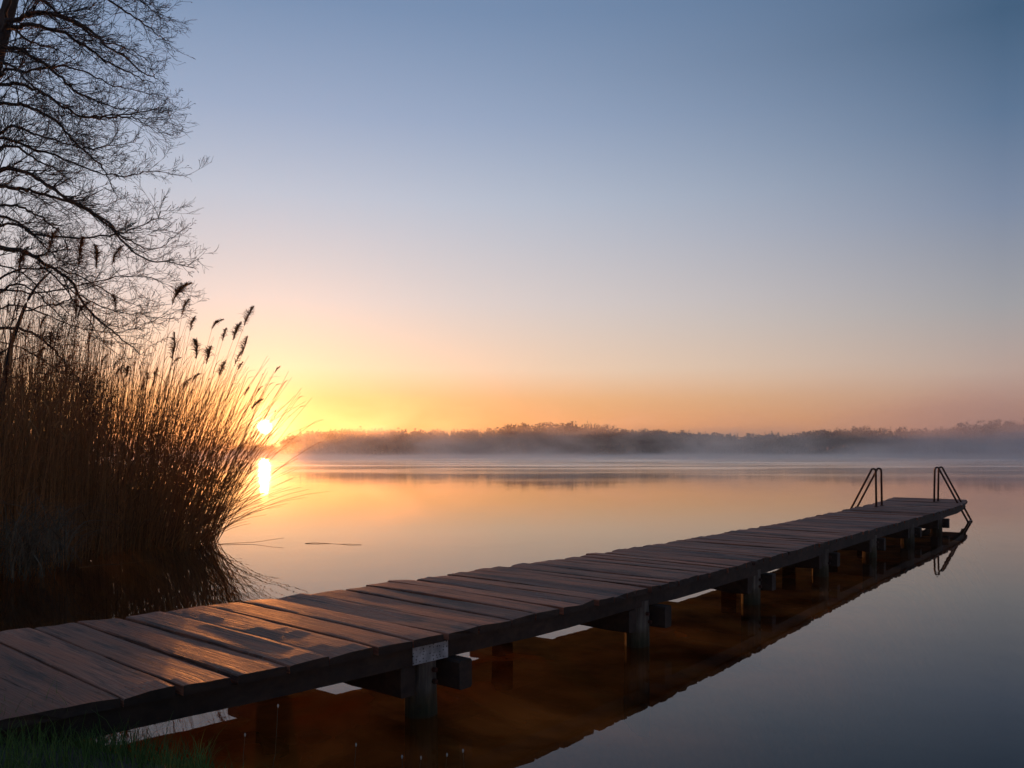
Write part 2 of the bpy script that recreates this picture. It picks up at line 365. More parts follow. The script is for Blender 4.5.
deck = MB(); uvs = []; nails = []; ends = []
TH = .048
u = U0; k = 0
VS = (0, .02, .12, .5, .88, .98, 1)
NA = 14
while u < 1.0:
    wdt = rnd.choice((rnd.uniform(.12, .17), rnd.uniform(.15, .21), rnd.uniform(.18, .24))) if u > .10 else rnd.uniform(.2, .29)
    gap = rnd.uniform(.012, .028)
    ua, ub = u, min(u + wdt / LEN, 1.0)
    u = ub + gap / LEN
    if ub - ua < .1 / LEN: break
    skew = rnd.gauss(0, .012) / LEN
    eR, eL = rnd.gauss(0, .008), rnd.gauss(0, .026)
    if ub > .985: eR, eL = -.02, 0
    tilt, twist, lift = rnd.gauss(0, .003), rnd.gauss(0, .0025), abs(rnd.gauss(0, .002))
    cup = rnd.gauss(0, .002); bow = rnd.gauss(0, .004)
    off = rnd.random() * 100; off2 = rnd.random() * 100
    base = len(deck.v)
    W = (dpt(ua, 1) - dpt(ua, 0)).length
    nseed = rnd.random() * 50
    for i in range(NA + 1):
        a = i / NA
        t = (-eR * (1 - a) + eL * a) / W + a
        row = []
        for j, v in enumerate(VS):
            uu = ua + (ub - ua) * v + skew * (a - .5) * 2
            p = dpt(uu, t)
            n = mnoise.noise(Vector((a * 5 + nseed, v * 3, nseed)))
            z = lift + tilt * (v - .5) * 2 + twist * (v - .5) * (a - .5) * 4 + cup * (1 - (2 * v - 1) ** 2) + bow * (1 - (2 * a - 1) ** 2) + .0035 * n
            if v in (0, 1): z -= .006 + .018 * max(0, mnoise.noise(Vector((a * 14, nseed, v * 9))))
            if v in (.02, .98): z -= .002
            jit = .006 * mnoise.noise(Vector((a * 9, v * 5 + 7, nseed))) if v in (0, 1) else 0
            if i in (0, NA): z -= .003
            p = p + along(uu) * jit + across(uu) * (.012 * mnoise.noise(Vector((v * 6, nseed, a))) if i in (0, NA) else 0)
            row.append(Vector((p.x, p.y, p.z + z)))
            uvs.append((a * W + off, v * (ub - ua) * LEN + off2))
        deck.v += row
        for j, v in ((0, 1), (1, 0)):            # bottom
            p = dpt(ua + (ub - ua) * v + skew * (a - .5) * 2, t, -TH + lift * .5)
            deck.v.append(p); uvs.append((a * W + off, v * (ub - ua) * LEN + off2 + .05 * j))
    n = len(VS) + 2
    for i in range(NA):
        for j in range(n):
            j2 = (j + 1) % n
            deck.f.append((base + i * n + j, base + i * n + j2, base + (i + 1) * n + j2, base + (i + 1) * n + j))
    deck.f.append(tuple(range(base, base + n))[::-1]); ends.append(len(deck.f) - 1)
    e = base + NA * n
    deck.f.append(tuple(range(e, e + n))); ends.append(len(deck.f) - 1)
    for tt in (.05, .5, .95):                # nail heads over each beam
        for vv in (.24, .76):
            if rnd.random() < .12: continue
            c = dpt(ua + (ub - ua) * (vv + rnd.gauss(0, .05)), tt + rnd.gauss(0, .004))
            c.z += lift + tilt * (vv - .5) * 2 + twist * (vv - .5) * (tt - .5) * 4 + cup * (1 - (2 * vv - 1) ** 2) + bow * (1 - (2 * tt - 1) ** 2) + .004
            nb = len(deck.v)
            for q in range(6):
                deck.v.append(c + Vector((.007 * math.cos(q * 1.0472), .007 * math.sin(q * 1.0472), 0))); uvs.append((0, 0))
            deck.f.append(tuple(range(nb, nb + 6))); nails.append(len(deck.f) - 1)
    k += 1
od = deck.build('deck', M_deck, jetty)
od.data.materials.append(M_steel)
od.data.materials.append(M_beam)
for q in ends: od.data.polygons[q].material_index = 2  # plank ends in darker wood, their shade put into the colour
for q in nails: od.data.polygons[q].material_index = 1
uvl = od.data.uv_layers.new(name='UVMap')
li = np.zeros(len(od.data.loops), dtype=np.int32); od.data.loops.foreach_get('vertex_index', li)
uvl.data.foreach_set('uv', np.array(uvs, dtype=np.float32)[li].ravel())

# side beams and a middle beam
def beam(t0, t1, ztop, zbot, ua, ub, nseg, jit):
    mb = MB(); rings = []
    sd = rnd.random() * 90
    for i in range(nseg + 1):
        uu = ua + (ub - ua) * i / nseg
        r = []
        for (t, z) in ((t0, ztop), (t1, ztop), (t1, zbot), (t0, zbot)):
            j = jit * mnoise.noise(Vector((i * .9, t * 9 + z * 30, sd)))
            r.append(dpt(uu, t + j, z + (j * 1.5 if z == zbot else 0)))
        rings.append(r)
    mb.sweep(rings)
    return mb
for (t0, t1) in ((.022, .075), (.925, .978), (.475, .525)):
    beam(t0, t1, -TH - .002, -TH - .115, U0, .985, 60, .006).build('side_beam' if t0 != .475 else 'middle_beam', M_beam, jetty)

# supports: two posts and a cap beam each
post1_u = None
best = 9
for i in range(-40, 400):
    uu = i / 400
    d = (dpt(uu, 0).xy - Vector((-.37, 4.70))).length
    if d < best: best, post1_u = d, uu
SP = 2.33 / LEN
for s in range(0, 7):
    uu = post1_u + s * SP
    if uu > .99: continue
    zb = -TH - .115
    al, ac = along(uu), across(uu)
    for t in (.075, .925):
        mb = MB(); c0 = dpt(uu, t); r0 = rnd.uniform(.10, .118)
        rings = []
        sd = rnd.random() * 99
        for i in range(12):
            z = -1.6 + (c0.z + zb + 1.6 + .05) * i / 11
            ring = []
            for q in range(12):
                a = 6.2832 * q / 12
                rr = r0 * (1 + .13 * mnoise.noise(Vector((math.cos(a) * 2, math.sin(a) * 2, z * 1.5 + sd))) + .05 * mnoise.noise(Vector((math.cos(a) * 6, math.sin(a) * 6, sd)))) * (1.04 - .012 * i)
                ring.append(Vector((c0.x + rr * math.cos(a) - al.x * .0, c0.y + rr * math.sin(a), z)))
            rings.append(ring)
        mb.sweep(rings); po = mb.build('post', M_post, jetty, smooth=False)
        if t < .5:
            for zz in (-.05, -.12):
                cb = c0 - ac * (r0 * .93) + Vector((0, 0, zb + zz)) + al * rnd.uniform(-.03, .03)
                mb = MB(); mb.tube([cb, cb - ac * .024], [.016, .015], 6); mb.build('bolt', M_steel, po)
    hw, ht = .055, .175
    for shift, ta, tb in ((.165, -.045, 1.045), (-.175, .035, 1.045)):
        mb = MB(); rings = []
        for i in range(9):
            t = ta + (tb - ta) * i / 8
            c0 = dpt(uu, t) + al * shift
            j = .022 * mnoise.noise(Vector((i * 1.3, s * 3.1, 2)))
            zt = c0.z + zb - .004; zl = zt - ht
            r = [Vector((c0.x, c0.y, 0)) + al * sx * hw + Vector((0, 0, z)) for sx, z in ((-1, zt - .012), (-.8, zt), (.8, zt), (1, zt - .012), (1, zl + .012 + j), (.8, zl + j), (-.8, zl + j), (-1, zl + .012 + j))]
            rings.append(r)
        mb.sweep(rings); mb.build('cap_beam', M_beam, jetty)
    if s == 0:
        mb = MB(); rings = []
        for i in range(5):
            u2 = uu + (-.15 + .27 * i / 4) / LEN
            rings.append([dpt(u2, t, z) for t, z in ((.0185, -TH - .008), (.0215, -TH - .008), (.0215, -TH - .112), (.0185, -TH - .112))])
        mb.sweep(rings)
        so = mb.build('nail_plate', M_splice, jetty)
        so['label'] = 'pale grey perforated metal plate on the side beam joint'

# ------------------------------------------------------------------ bathing ladders
def ladder(uA, t, side, label):
    # two bent handrails standing on the deck and sloping down outside it into the water; side +1 = right edge
    base = dpt(uA, t)
    out = across(uA) * (-1 if side > 0 else 1); al = along(uA)
    root = empty('bathing_ladder', base)
    tag(root, label, 'ladder', 'steel bathing ladders at the end of the jetty')
    top = .80
    feet = []
    for s in (-.225, .225):
        p0 = base + al * s
        pts = [p0 + Vector((0, 0, -.005))]
        pts.append(p0 + Vector((0, 0, top - .09)) + out * .01)
        for q in range(1, 6):
            a = q / 6 * R(150)
            pts.append(p0 + out * (.05 + .01 - .05 * math.cos(a)) + Vector((0, 0, top - .06 + .05 * math.sin(a))))
        d = (out * .60 + Vector((0, 0, -1.22))).normalized()
        e0 = p0 + out * .115 + Vector((0, 0, top - .075))
        pts.append(e0)
        e1 = e0 + d * 1.95
        pts.append(e1)
        mb = MB(); mb.tube(pts, [.021] * len(pts), 10); hr = mb.build('handrail', M_steel, root, smooth=True)
        mb = MB(); mb.tube([p0 + Vector((0, 0, -.002)), p0 + Vector((0, 0, .012))], [.05, .05], 12); mb.build('foot_plate', M_steel, hr)
        feet.append((e0, d))
    for q in (1.26, 1.52, 1.78):
        mb = MB(); a = feet[0][0] + feet[0][1] * q; c = feet[1][0] + feet[1][1] * q
        mb.tube([a, c], [.016, .016], 8); mb.build('rung', M_steel, root, smooth=True)
def find_u(x, y):
    return min((( (dpt(i / 500, .5).xy - Vector((x, y))).length), i / 500) for i in range(500))[1]
def find_ut(x, y):
    best = (9, 0, 0)
    for i in range(300, 500):
        for j in range(0, 41):
            d = (dpt(i / 500, j / 40).xy - Vector((x, y))).length
            if d < best[0]: best = (d, i / 500, j / 40)
    return best[1], best[2]
uL, tL = find_ut(7.68, 16.75); uR, tR = find_ut(9.72, 18.32)
ladder(uL, tL, -1, 'left of the two rusty tube ladders, rails sloping away behind the jetty')
ladder(uR, tR, 1, 'right of the two rusty tube ladders, at the jetty tip, its rails mirrored below')

# ------------------------------------------------------------------ reeds
REED = [(-8, 8.3), (-6.25, 9.6), (-6.15, 11), (-6.1, 12.6), (-5.7, 13.5), (-5.4, 14.1), (-6.5, 17), (-7.6, 18.6), (-15, 18.6), (-15, 8.3)]
def inside(x, y, P):
    c = False
    for i in range(len(P)):
        a, b2 = P[i], P[i - 1]
        if (a[1] > y) != (b2[1] > y) and x < (b2[0] - a[0]) * (y - a[1]) / (b2[1] - a[1]) + a[0]: c = not c
    return c
def reed_stem(p, hgt, lean, az, r0=.0048, seg=5, curve=.5):
    pts, rad = [], []
    q = p.copy(); step = hgt / seg
    for i in range(seg + 1):
        pts.append(q.copy()); rad.append(r0 * (1 - .6 * i / seg))
        a = lean * (.55 + curve * 1.1 * i / seg)
        q = q + Vector((math.sin(a) * math.cos(az), math.sin(a) * math.sin(az), math.cos(a))) * step
    return pts, rad
def leaf(mb, p, az, ln, wd, up=R(40), droop=R(110)):
    pts, wid = [], []
    q = p.copy(); n = 4
    side = Vector((-math.sin(az), math.cos(az), 0)); side = (side + Vector((0, 0, rnd.uniform(-.5, .5)))).normalized()
    for i in range(n + 1):
        pts.append(q.copy()); wid.append(wd * (1 - (i / n) ** 1.5) + .001)
        a = up + droop * (i / n)
        q = q + Vector((math.sin(a) * math.cos(az), math.sin(a) * math.sin(az), math.cos(a))) * (ln / n)
    mb.ribbon(pts, wid, side)
def edge_lean(x, y):
    px = CX + F * x / y
    t = min(max((px - 70) / 130, 0), 1)
    return t
st, lf = MB(), MB()
cnt = 0
while cnt < 5000:
    x, y = rnd.uniform(-12.5, -4.8), rnd.uniform(8.3, 20)
    if not inside(x, y, REED): continue
    if CX + F * x / y < -110: continue
    cnt += 1
    t = edge_lean(x, y)
    if t > .5 and rnd.random() < (t - .5) * 1.5: continue
    hgt = min(4.2, max(1.3, rnd.gauss(3.0, .6))) * (1 - .10 * t)
    hgt *= 1 + .22 * mnoise.noise(Vector((x * 1.1, y * 1.1, 4.2)))
    lean = R(6 + rnd.gauss(0, 10)) + R(46) * t ** 1.6 * rnd.uniform(.3, 1.05)
    az = R(rnd.gauss(0, 25)) if t > .3 else R(rnd.gauss(0, 70))
    p = Vector((x, y, max(gz(x, y), 0) - .05))
    pts, rad = reed_stem(p, hgt, abs(lean), az, .0048 + .0014 * t, 5, rnd.uniform(.1, 1.05))
    st.tube(pts, rad, 3, False)
    nl = rnd.choice((1, 2, 3)) if t < .75 else rnd.choice((0, 1, 1))
    for _ in range(nl):
        i = rnd.choice((1, 1, 2, 2, 3, 4)); f = rnd.random()
        q = pts[i - 1].lerp(pts[i], f)
        leaf(lf, q, az + rnd.uniform(-1.8, 1.8), rnd.uniform(.2, .55), rnd.uniform(.009, .021), up=R(rnd.uniform(15, 55)), droop=R(rnd.uniform(30, 130)))
# dead broken litter thickening the foot of the bed
for _ in range(2300):
    x, y = rnd.uniform(-11.5, -4.8), rnd.uniform(8.6, 17)
    if not inside(x, y, REED): continue
    p = Vector((x, y, max(gz(x, y), 0) + rnd.uniform(0, .9)))
    leaf(lf, p, rnd.uniform(0, 6.28), rnd.uniform(.35, .9), rnd.uniform(.008, .016), up=R(rnd.uniform(0, 60)), droop=R(rnd.uniform(20, 120)))
# stems bent low over the water at the open edge
for _ in range(110):
    px, d = rnd.uniform(160, 208), rnd.uniform(13.2, 14.6)
    x = (px - CX) / F * d
    lean = R(rnd.uniform(40, 118)); az = R(rnd.gauss(-5, 22))
    pts, rad = reed_stem(Vector((x, d, -.05)), rnd.uniform(.9, 2.6), lean * .8, az, .0062, 6, .35)
    st.tube(pts, rad, 3, False)
    if rnd.random() < .5: leaf(lf, pts[3], az, rnd.uniform(.2, .4), .008)
# long stems fanning out in front of the sun
for _ in range(120):
    px, d = rnd.uniform(168, 214), rnd.uniform(13.0, 15.2)
    x = (px - CX) / F * d
    lean = R(rnd.gauss(24 + (px - 168) * .38, 7))
    pts, rad = reed_stem(Vector((x, d, -.05)), rnd.uniform(2.0, 3.3), max(lean, R(5)), R(rnd.gauss(-3, 16)), .0062, 6, .3)
    st.tube(pts, rad, 3, False)
    if rnd.random() < .6: leaf(lf, pts[rnd.choice((3, 4))], rnd.gauss(0, .7), rnd.uniform(.25, .45), rnd.uniform(.008, .014), up=R(rnd.uniform(25, 60)))
    if rnd.random() < .35: leaf(lf, pts[-1], rnd.gauss(0, .5), rnd.uniform(.10, .2), .014, up=R(60), droop=R(60))
# snapped stems, the broken half hanging
for _ in range(160):
    x, y = rnd.uniform(-9.5, -5.2), rnd.uniform(8.8, 16)
    if not inside(x, y, REED): continue
    p = Vector((x, y, max(gz(x, y), 0))); a = rnd.uniform(0, 6.28); h1 = rnd.uniform(.8, 2.0)
    k1 = p + Vector((.1 * math.cos(a), .1 * math.sin(a), h1)); e = rnd.uniform(.6, 1.3); dn = R(rnd.uniform(70, 150))
    k2 = k1 + Vector((math.sin(dn) * math.cos(a), math.sin(dn) * math.sin(a), math.cos(dn))) * e
    st.tube([p, p.lerp(k1, .5), k1, k1.lerp(k2, .5), k2], [.006, .0055, .005, .004, .002], 3, False)
rb = empty('reed_bed', (-7.5, 13, 0))
tag(rb, 'dense bed of dry brown reeds leaning out over the water under the bare tree', 'reeds', kind='stuff')
so = st.build('stems', M_reed, rb); so['kind'] = 'stuff'
so = lf.build('leaves', M_reedleaf, rb); so['kind'] = 'stuff'

# plumed reeds that stand out one by one against the sky: tip pixel read from the photo, depth of its own
def plume(mb, tip, dirv, ln, full):
    # a nodding one-sided panicle: the axis bows over, fine strands hang from it on the lee side
    azs = rnd.gauss(0, 1.3)
    axis_pts = []; q = tip - dirv * (ln * .55); d = dirv.copy()
    nod = rnd.uniform(.0, .22) ** 1.2
    for i in range(9):
        axis_pts.append(q.copy())
        d = (d + Vector((math.cos(azs) * nod, math.sin(azs) * nod, -.03))).normalized(); q = q + d * (ln / 8)
    mb.tube(axis_pts, [.0035 - .003 * i / 8 for i in range(9)], 3, False)
    for i in range(int(190 * full)):
        f = rnd.random(); k = min(int(f * 8), 7)
        p = axis_pts[k].lerp(axis_pts[k + 1], f * 8 - k)
        prof = (min(1, f / .3) ** .7) * (1 - max(0, (f - .3) / .7)) ** .8 + .12
        a = azs + rnd.gauss(0, .95)
        l = ln * rnd.uniform(.22, .52) * prof
        up = R(rnd.uniform(0, 45)); droop = R(rnd.uniform(18, 52))
        pts = []; q = p.copy()
        for j in range(4):
            pts.append(q.copy()); aa = up + droop * j
            q = q + Vector((math.sin(aa) * math.cos(a), math.sin(aa) * math.sin(a), math.cos(aa))) * (l / 3)
        sd = Vector((-math.sin(a), math.cos(a), rnd.uniform(-.8, .8))).normalized()
        wv = rnd.uniform(.006, .013)
        mb.ribbon(pts, [wv * .5, wv, wv * .9, .002], sd)
sp = MB(); sst = MB()
for _ in range(95):
    x, y = rnd.uniform(-11, -5.3), rnd.uniform(9.5, 18)
    if not inside(x, y, REED): continue
    t = edge_lean(x, y); p = Vector((x, y, 0))
    pts, rad = reed_stem(p, min(4.1, rnd.gauss(3.2, .35)) * (1 - .1 * t), R(5 + 28 * t * t + abs(rnd.gauss(0, 4))), R(rnd.gauss(0, 30)), .0055, 6, .4)
    sst.tube(pts, rad, 3, False)
    plume(sp, pts[-1], (pts[-1] - pts[-2]).normalized(), rnd.uniform(.16, .36), rnd.uniform(.25, .8))
so = sp.build('plumes', M_plume, rb); so['kind'] = 'stuff'
so = sst.build('plume_stems', M_reed, rb); so['kind'] = 'stuff'
plumes = [  # tip px, tip py, depth, base px, plume length, fullness, label
    (175, 288, 12.8, 150, .50, 1.5, 'tallest right hand reed plume, big and feathery just under the lowest twigs'),
    (184, 304, 13.1, 160, .36, 1.0, 'feathery reed plume directly beside and below the tallest right hand plume'),
    (192, 322, 13.4, 165, .30, .8, 'thin reed plume between the big feathery plume and the nodding one'),
    (214, 321, 12.9, 180, .26, .9, 'reed plume nodding to the right on a bare stalk over the middle of the fringe'),
    (200, 346, 13.2, 168, .42, 1.3, 'ragged wide reed plume low in the middle of the fringe'),
    (210, 352, 13.6, 178, .40, 1.2, 'ragged reed plume overlapping the wide one on its right'),
    (225, 333, 13.3, 188, .25, .8, 'small oval reed plume left of the thick pair'),
    (237, 330, 13.5, 192, .34, 1.3, 'thick reed plume bending right next to the outermost spire'),
    (249, 314, 13.9, 197, .40, 1.0, 'outermost reed plume, a tall pointed spire nearest the sun'),
    (246, 345, 13.6, 199, .34, 1.0, 'drooping reed plume hanging under the outermost spire'),
    (222, 368, 13.8, 185, .34, .8, 'low sparse reed plume under the thick pair'),
    (176, 345, 13.0, 146, .44, 1.0, 'dark reed plume straight below the tallest right hand plume'),
    (117, 300, 12.6, 98, .30, .7, 'small brown reed plume crossing the sagging limb in the middle'),
    (50, 238, 12.0, 30, .40, 1.2, 'brown reed plume on the upper side of the thickest sagging limb'),
    (80, 250, 12.3, 62, .46, 1.4, 'dense brown reed plume hanging just above the fork of the sagging limb'),
    (98, 254, 12.7, 80, .44, 1.2, 'brown reed plume right of the dense one and fanning outward'),
    (114, 252, 12.5, 92, .36, 1.1, 'outer brown reed plume at the right end of the row among the twigs'),
    (20, 256, 11.8, 4, .40, 1.4, 'rust brown bushy reed plume at the left picture edge'),
]
for (tx, ty, d, bx, ln, full, lab) in plumes:
    tip = at(tx, ty, d); bs = Vector(((bx - CX) / F * (d + .2), d + .2, 0))
    bs.z = max(gz(bs.x, bs.y), 0) - .03
    root = empty('plumed_reed', bs)
    tag(root, lab, 'reed', 'plumed reeds rising above the reed bed')
    ctrl = bs + Vector(((tip.x - bs.x) * .25, (tip.y - bs.y) * .4, (tip.z - bs.z) * .6))
    pts = [(bs * (1 - q) ** 2 + ctrl * (2 * q * (1 - q)) + tip * q * q) for q in [i / 9 for i in range(10)]]
    mb = MB(); mb.tube(pts, [.0055 * (1 - .6 * i / 9) for i in range(10)], 5); mb.build('stem', M_reed, root)
    mb = MB(); plume(mb, tip, (pts[-1] - pts[-2]).normalized(), ln, full); mb.build('plume', M_plume, root)
    for i in (4, 6, 7):
        mb = MB(); leaf(mb, pts[i], rnd.uniform(-1, 1), rnd.uniform(.3, .5), .012, up=R(30), droop=R(80)); mb.build('leaf', M_reedleaf, root)
# single reeds arching to the right in front of the sun
for (bx, tx, ty, d, lab) in ((205, 300, 407, 14.0, 'lone arching reed with a nodding tip right of the sun'),
                             (212, 316, 421, 14.3, 'lone straight reed crossing the far shore right of the sun'),
                             (216, 318, 443, 14.1, 'lowest lone reed reaching furthest right over the bright water'),
                             (200, 276, 385, 13.7, 'lone upright reed just above the sun'),
                             (196, 262, 386, 13.9, 'lone slender reed ending above the left side of the sun')):
    tip = at(tx, ty, d); bs = Vector(((bx - CX) / F * d, d, -.05))
    root = empty('single_reed', bs)
    tag(root, lab, 'reed', 'single reeds arching out of the bed')
    ctrl = bs.lerp(tip, .5) + Vector((-.25, 0, .28))
    pts = [(bs * (1 - q) ** 2 + ctrl * (2 * q * (1 - q)) + tip * q * q) for q in [i / 9 for i in range(10)]]
    mb = MB(); mb.tube(pts, [.0075 * (1 - .6 * i / 9) for i in range(10)], 4); mb.build('stem', M_reed, root)
    mb = MB(); leaf(mb, pts[-1], R(-10), .16, .02, up=R(70), droop=R(50)); mb.build('leaf', M_reedleaf, root)
    mb = MB(); leaf(mb, pts[6], R(10), .3, .01, up=R(50), droop=R(60)); mb.build('leaf', M_reedleaf, root)

# pale sedge tussock at the left edge
mb = MB()
for _ in range(340):
    a0, r0 = rnd.uniform(0, 6.28), rnd.random() ** .7 * .55
    p = Vector((-5.95 + r0 * math.cos(a0) * .8, 9.9 + r0 * math.sin(a0), .0 + rnd.uniform(0, .5)))
    leaf(mb, p, rnd.gauss(-.6, 1.3), rnd.uniform(.5, 1.25), rnd.uniform(.008, .015), up=R(rnd.uniform(5, 35)), droop=R(rnd.uniform(80, 165)))
o = mb.build('sedge_tussock', M_sedge)
tag(o, 'pale drooping sedge tussock at the water edge in front of the reeds, far left', 'sedge')

# floating twigs
def twig_thing(x0, y0, x1, y1, lab, rise=.0):
    mb = MB(); n = 7
    pts = []
    for i in range(n):
        q = i / (n - 1)
        pts.append(Vector((x0 + (x1 - x0) * q, y0 + (y1 - y0) * q + .05 * math.sin(q * 5), .004 + rise * q * q + .006 * math.sin(q * 9))))
    mb.tube(pts, [.0055 - .003 * i / n for i in range(n)], 5)
    o = mb.build('floating_twig', M_reed)
    return tag(o, lab, 'twig', 'twigs floating on the lake')
twig_thing(-3.55, 13.75, -2.55, 13.6, 'thin twig floating alone on the pale water right of the reeds')
twig_thing(-5.0, 13.6, -3.95, 13.9, 'bent broken stalk lying on the water at the foot of the leaning reeds', .08)
twig_thing(-5.9, 10.9, -5.1, 11.5, 'pale stick lying in the dark water beside the sedge tussock', .03)

# ------------------------------------------------------------------ bare trees
def limb_curve(pts, n):
    # Catmull-Rom through the points
    P = [pts[0] * 2 - pts[1]] + pts + [pts[-1] * 2 - pts[-2]]
    out = []
    m = len(pts) - 1
    for i in range(n + 1):
        s = i / n * m; k = min(int(s), m - 1); t = s - k
        a, b2, c2, d2 = P[k], P[k + 1], P[k + 2], P[k + 3]
        out.append(.5 * ((2 * b2) + (c2 - a) * t + (2 * a - 5 * b2 + 4 * c2 - d2) * t * t + (3 * b2 - 3 * c2 + d2 - a) * t ** 3))
    return out
def grow(mb, p, d, ln, r, level, up):
    """a twig with its own side twigs; young growth turns up at its end"""
    n = 5 if level == 1 else (4 if level == 2 else 3)
    pts = [p.copy()]; q = p.copy(); dv = d.copy()
    for i in range(n):
        dv = (dv + Vector((rnd.gauss(0, .075), rnd.gauss(0, .075), rnd.gauss(up, .07)))).normalized()
        q = q + dv * (ln / n); pts.append(q.copy())
    mb.tube(pts, [max(r * (1 - .7 * i / n), .0023) for i in range(n + 1)], 3 if level > 1 else 4, False)
    if level >= 3:
        if rnd.random() < .22:     # bud or catkin at the tip
            e = pts[-1]; s = rnd.uniform(.005, .009); l = rnd.uniform(.02, .045)
            dd = (dv + Vector((0, 0, -.7))).normalized() * l
            mb.tube([e, e + dd * .4, e + dd], [.002, s, .001], 3, False)
        return
    kids = {1: 9, 2: 5}[level]
    k = max(2, int(kids * rnd.uniform(.7, 1.2) * (min(1.3, ln / .9) if level == 1 else 1)))
    for _ in range(k):
        f = rnd.uniform(.15, 1) * n; i = min(int(f), n - 1)
        o0 = pts[i].lerp(pts[i + 1], f - i)
        t = (pts[i + 1] - pts[i]).normalized()
        s = Vector((rnd.gauss(0, 1), rnd.gauss(0, 1), rnd.gauss(0, 1))); s = (s - t * s.dot(t)).normalized()
        a = R(rnd.uniform(20, 52))
        nd = t * math.cos(a) + s * math.sin(a)
        grow(mb, o0, nd, ln * rnd.uniform(.34, .6), r * .55, level + 1, .07)
def bare_tree(name, label, trunk_pts, trunk_rad, limbs, base, cat='tree', dens=1.0):
    root = empty(name, base); tag(root, label, cat)
    mb = MB(); tp = limb_curve(trunk_pts, 26)
    tr = [float(np.interp(i / 26 * (len(trunk_rad) - 1), range(len(trunk_rad)), trunk_rad)) for i in range(27)]
    mb.tube(tp, tr, 12); mb.build('trunk', M_bark, root, smooth=True)
    lm, tw = MB(), MB()
    for (path, r0, dens_l) in limbs:
        n = max(8, 4 * len(path)); cp = limb_curve(path, n)
        for i in range(2, n): cp[i] = cp[i] + Vector((rnd.gauss(0, .012), rnd.gauss(0, .02), rnd.gauss(0, .012)))
        lr = [max(r0 * (1 - .86 * i / n), .004) for i in range(n + 1)]
        lm.tube(cp, lr, 6, False)
        L = sum((cp[i + 1] - cp[i]).length for i in range(n))
        for _ in range(int(L * 9.3 * dens_l * dens)):
            f = rnd.uniform(.06, 1) ** .95 * n; i = min(int(f), n - 1)
            o0 = cp[i].lerp(cp[i + 1], f - i); t = (cp[i + 1] - cp[i]).normalized()
            s = Vector((rnd.gauss(.25, 1), rnd.gauss(0, 1.1), rnd.gauss(.15, .8))); s = (s - t * s.dot(t)).normalized()
            a = R(rnd.uniform(16, 48)); nd = t * math.cos(a) + s * math.sin(a)
            grow(tw, o0, nd, rnd.uniform(.3, 1.0) * (1.15 - .68 * f / n), max(lr[i] * .34, .0045), 1, .035)
    lm.build('limbs', M_bark, root, smooth=True)
    to = tw.build('twigs', M_twig, root); to['kind'] = 'stuff'
    return root

TD = 13.4
def limb_px(path, slope, d0=TD, start=None):
    out = []
    n = len(path) - 1
    if start is not None:
        out.append(start)
        x0, y0 = path[0]
        if x0 > 8: out.append(at(x0 * .9 - 26, y0 + (3 if path[1][1] > y0 else 6) - 2, d0))
    for i, (x, y) in enumerate(path):
        out.append(at(x * .9, y, d0 + slope * (i / n)))
    return out
def tr_at(z):          # trunk axis at height z
    zz = [0, 3, 6, 8.66, 9.2, 11, 14]; xx = [-10.6, -10.0, -9.3, -8.66, -8.52, -8.1, -7.6]
    return Vector((float(np.interp(z, zz, xx)), TD + .02 * z, z))
limbs = []
def LB(path, slope, r0, zs=None, dl=1.0):
    limbs.append((limb_px(path, slope, TD, tr_at(at(path[0][0], path[0][1], TD).z - .45) if zs else None), r0 * .95, dl))
LB([(6, 26), (18, 18), (44, 13), (73, 18), (97, 29), (117, 44), (141, 59), (162, 74), (176, 79)], -1.2, .045)
LB([(6, 27), (29, 25), (59, 29), (88, 42), (111, 57), (129, 67), (152, 76), (172, 84)], .9, .042)
LB([(13, 48), (26, 52), (46, 62), (63, 73), (80, 88), (100, 98), (125, 107), (152, 110)], -.4, .045, 7.7, 1.1)
LB([(23, 85), (50, 94), (73, 108), (94, 117), (123, 116), (152, 113), (178, 108), (190, 110)], .8, .036, 6.9)
LB([(18, 105), (38, 110), (59, 119), (76, 135), (94, 152), (111, 164), (120, 178), (130, 196)], -1.4, .038, 6.5)
LB([(94, 117), (120, 118), (138, 117), (155, 121), (170, 130), (193, 135)], .5, .02)
LB([(23, 171), (47, 182), (76, 199), (100, 211), (123, 225), (140, 245), (164, 260), (188, 262), (214, 268)], -.9, .042, 5.4)
LB([(18, 188), (41, 192), (67, 199), (97, 211), (126, 230), (146, 242), (170, 250), (196, 236)], .7, .04, 5.1)
LB([(18, 250), (38, 257), (59, 269), (79, 281), (94, 304), (117, 325), (135, 338), (155, 354)], -.6, .05, 3.9, .8)
LB([(23, 329), (47, 339), (67, 357), (85, 377), (97, 398), (111, 415)], -.8, .034, 2.8, .35)
LB([(20, -10), (47, 0), (64, 12), (88, 26), (110, 40), (130, 45), (150, 52), (166, 62)], 1.2, .036, 9.4, 1.1)
LB([(80, -30), (120, 0), (141, 12), (158, 22), (172, 33), (184, 40)], -1.0, .03, 10.2)
LB([(30, -60), (80, -40), (125, -18), (155, 0), (172, 12), (186, 22)], .6, .032, 10.6)
LB([(20, -90), (60, -85), (100, -70), (135, -45), (160, -25)], -.5, .036, 11.2)
LB([(23, 207), (41, 215), (56, 225), (70, 237), (78, 262), (88, 280)], 1.1, .026, 4.6)
LB([(10, 140), (40, 150), (70, 158), (105, 172), (140, 176), (172, 172), (207, 176)], 1.0, .03, 6.0)
LB([(8, 225), (50, 236), (95, 238), (135, 232), (165, 222), (190, 205)], -1.6, .028, 4.6, .9)
LB([(10, 290), (50, 292), (95, 284), (135, 276), (170, 278), (205, 294)], .6, .022, 3.4, .6)
LB([(8, 128), (32, 132), (60, 140), (88, 148), (118, 146), (150, 142)], -1.9, .028, 6.3)
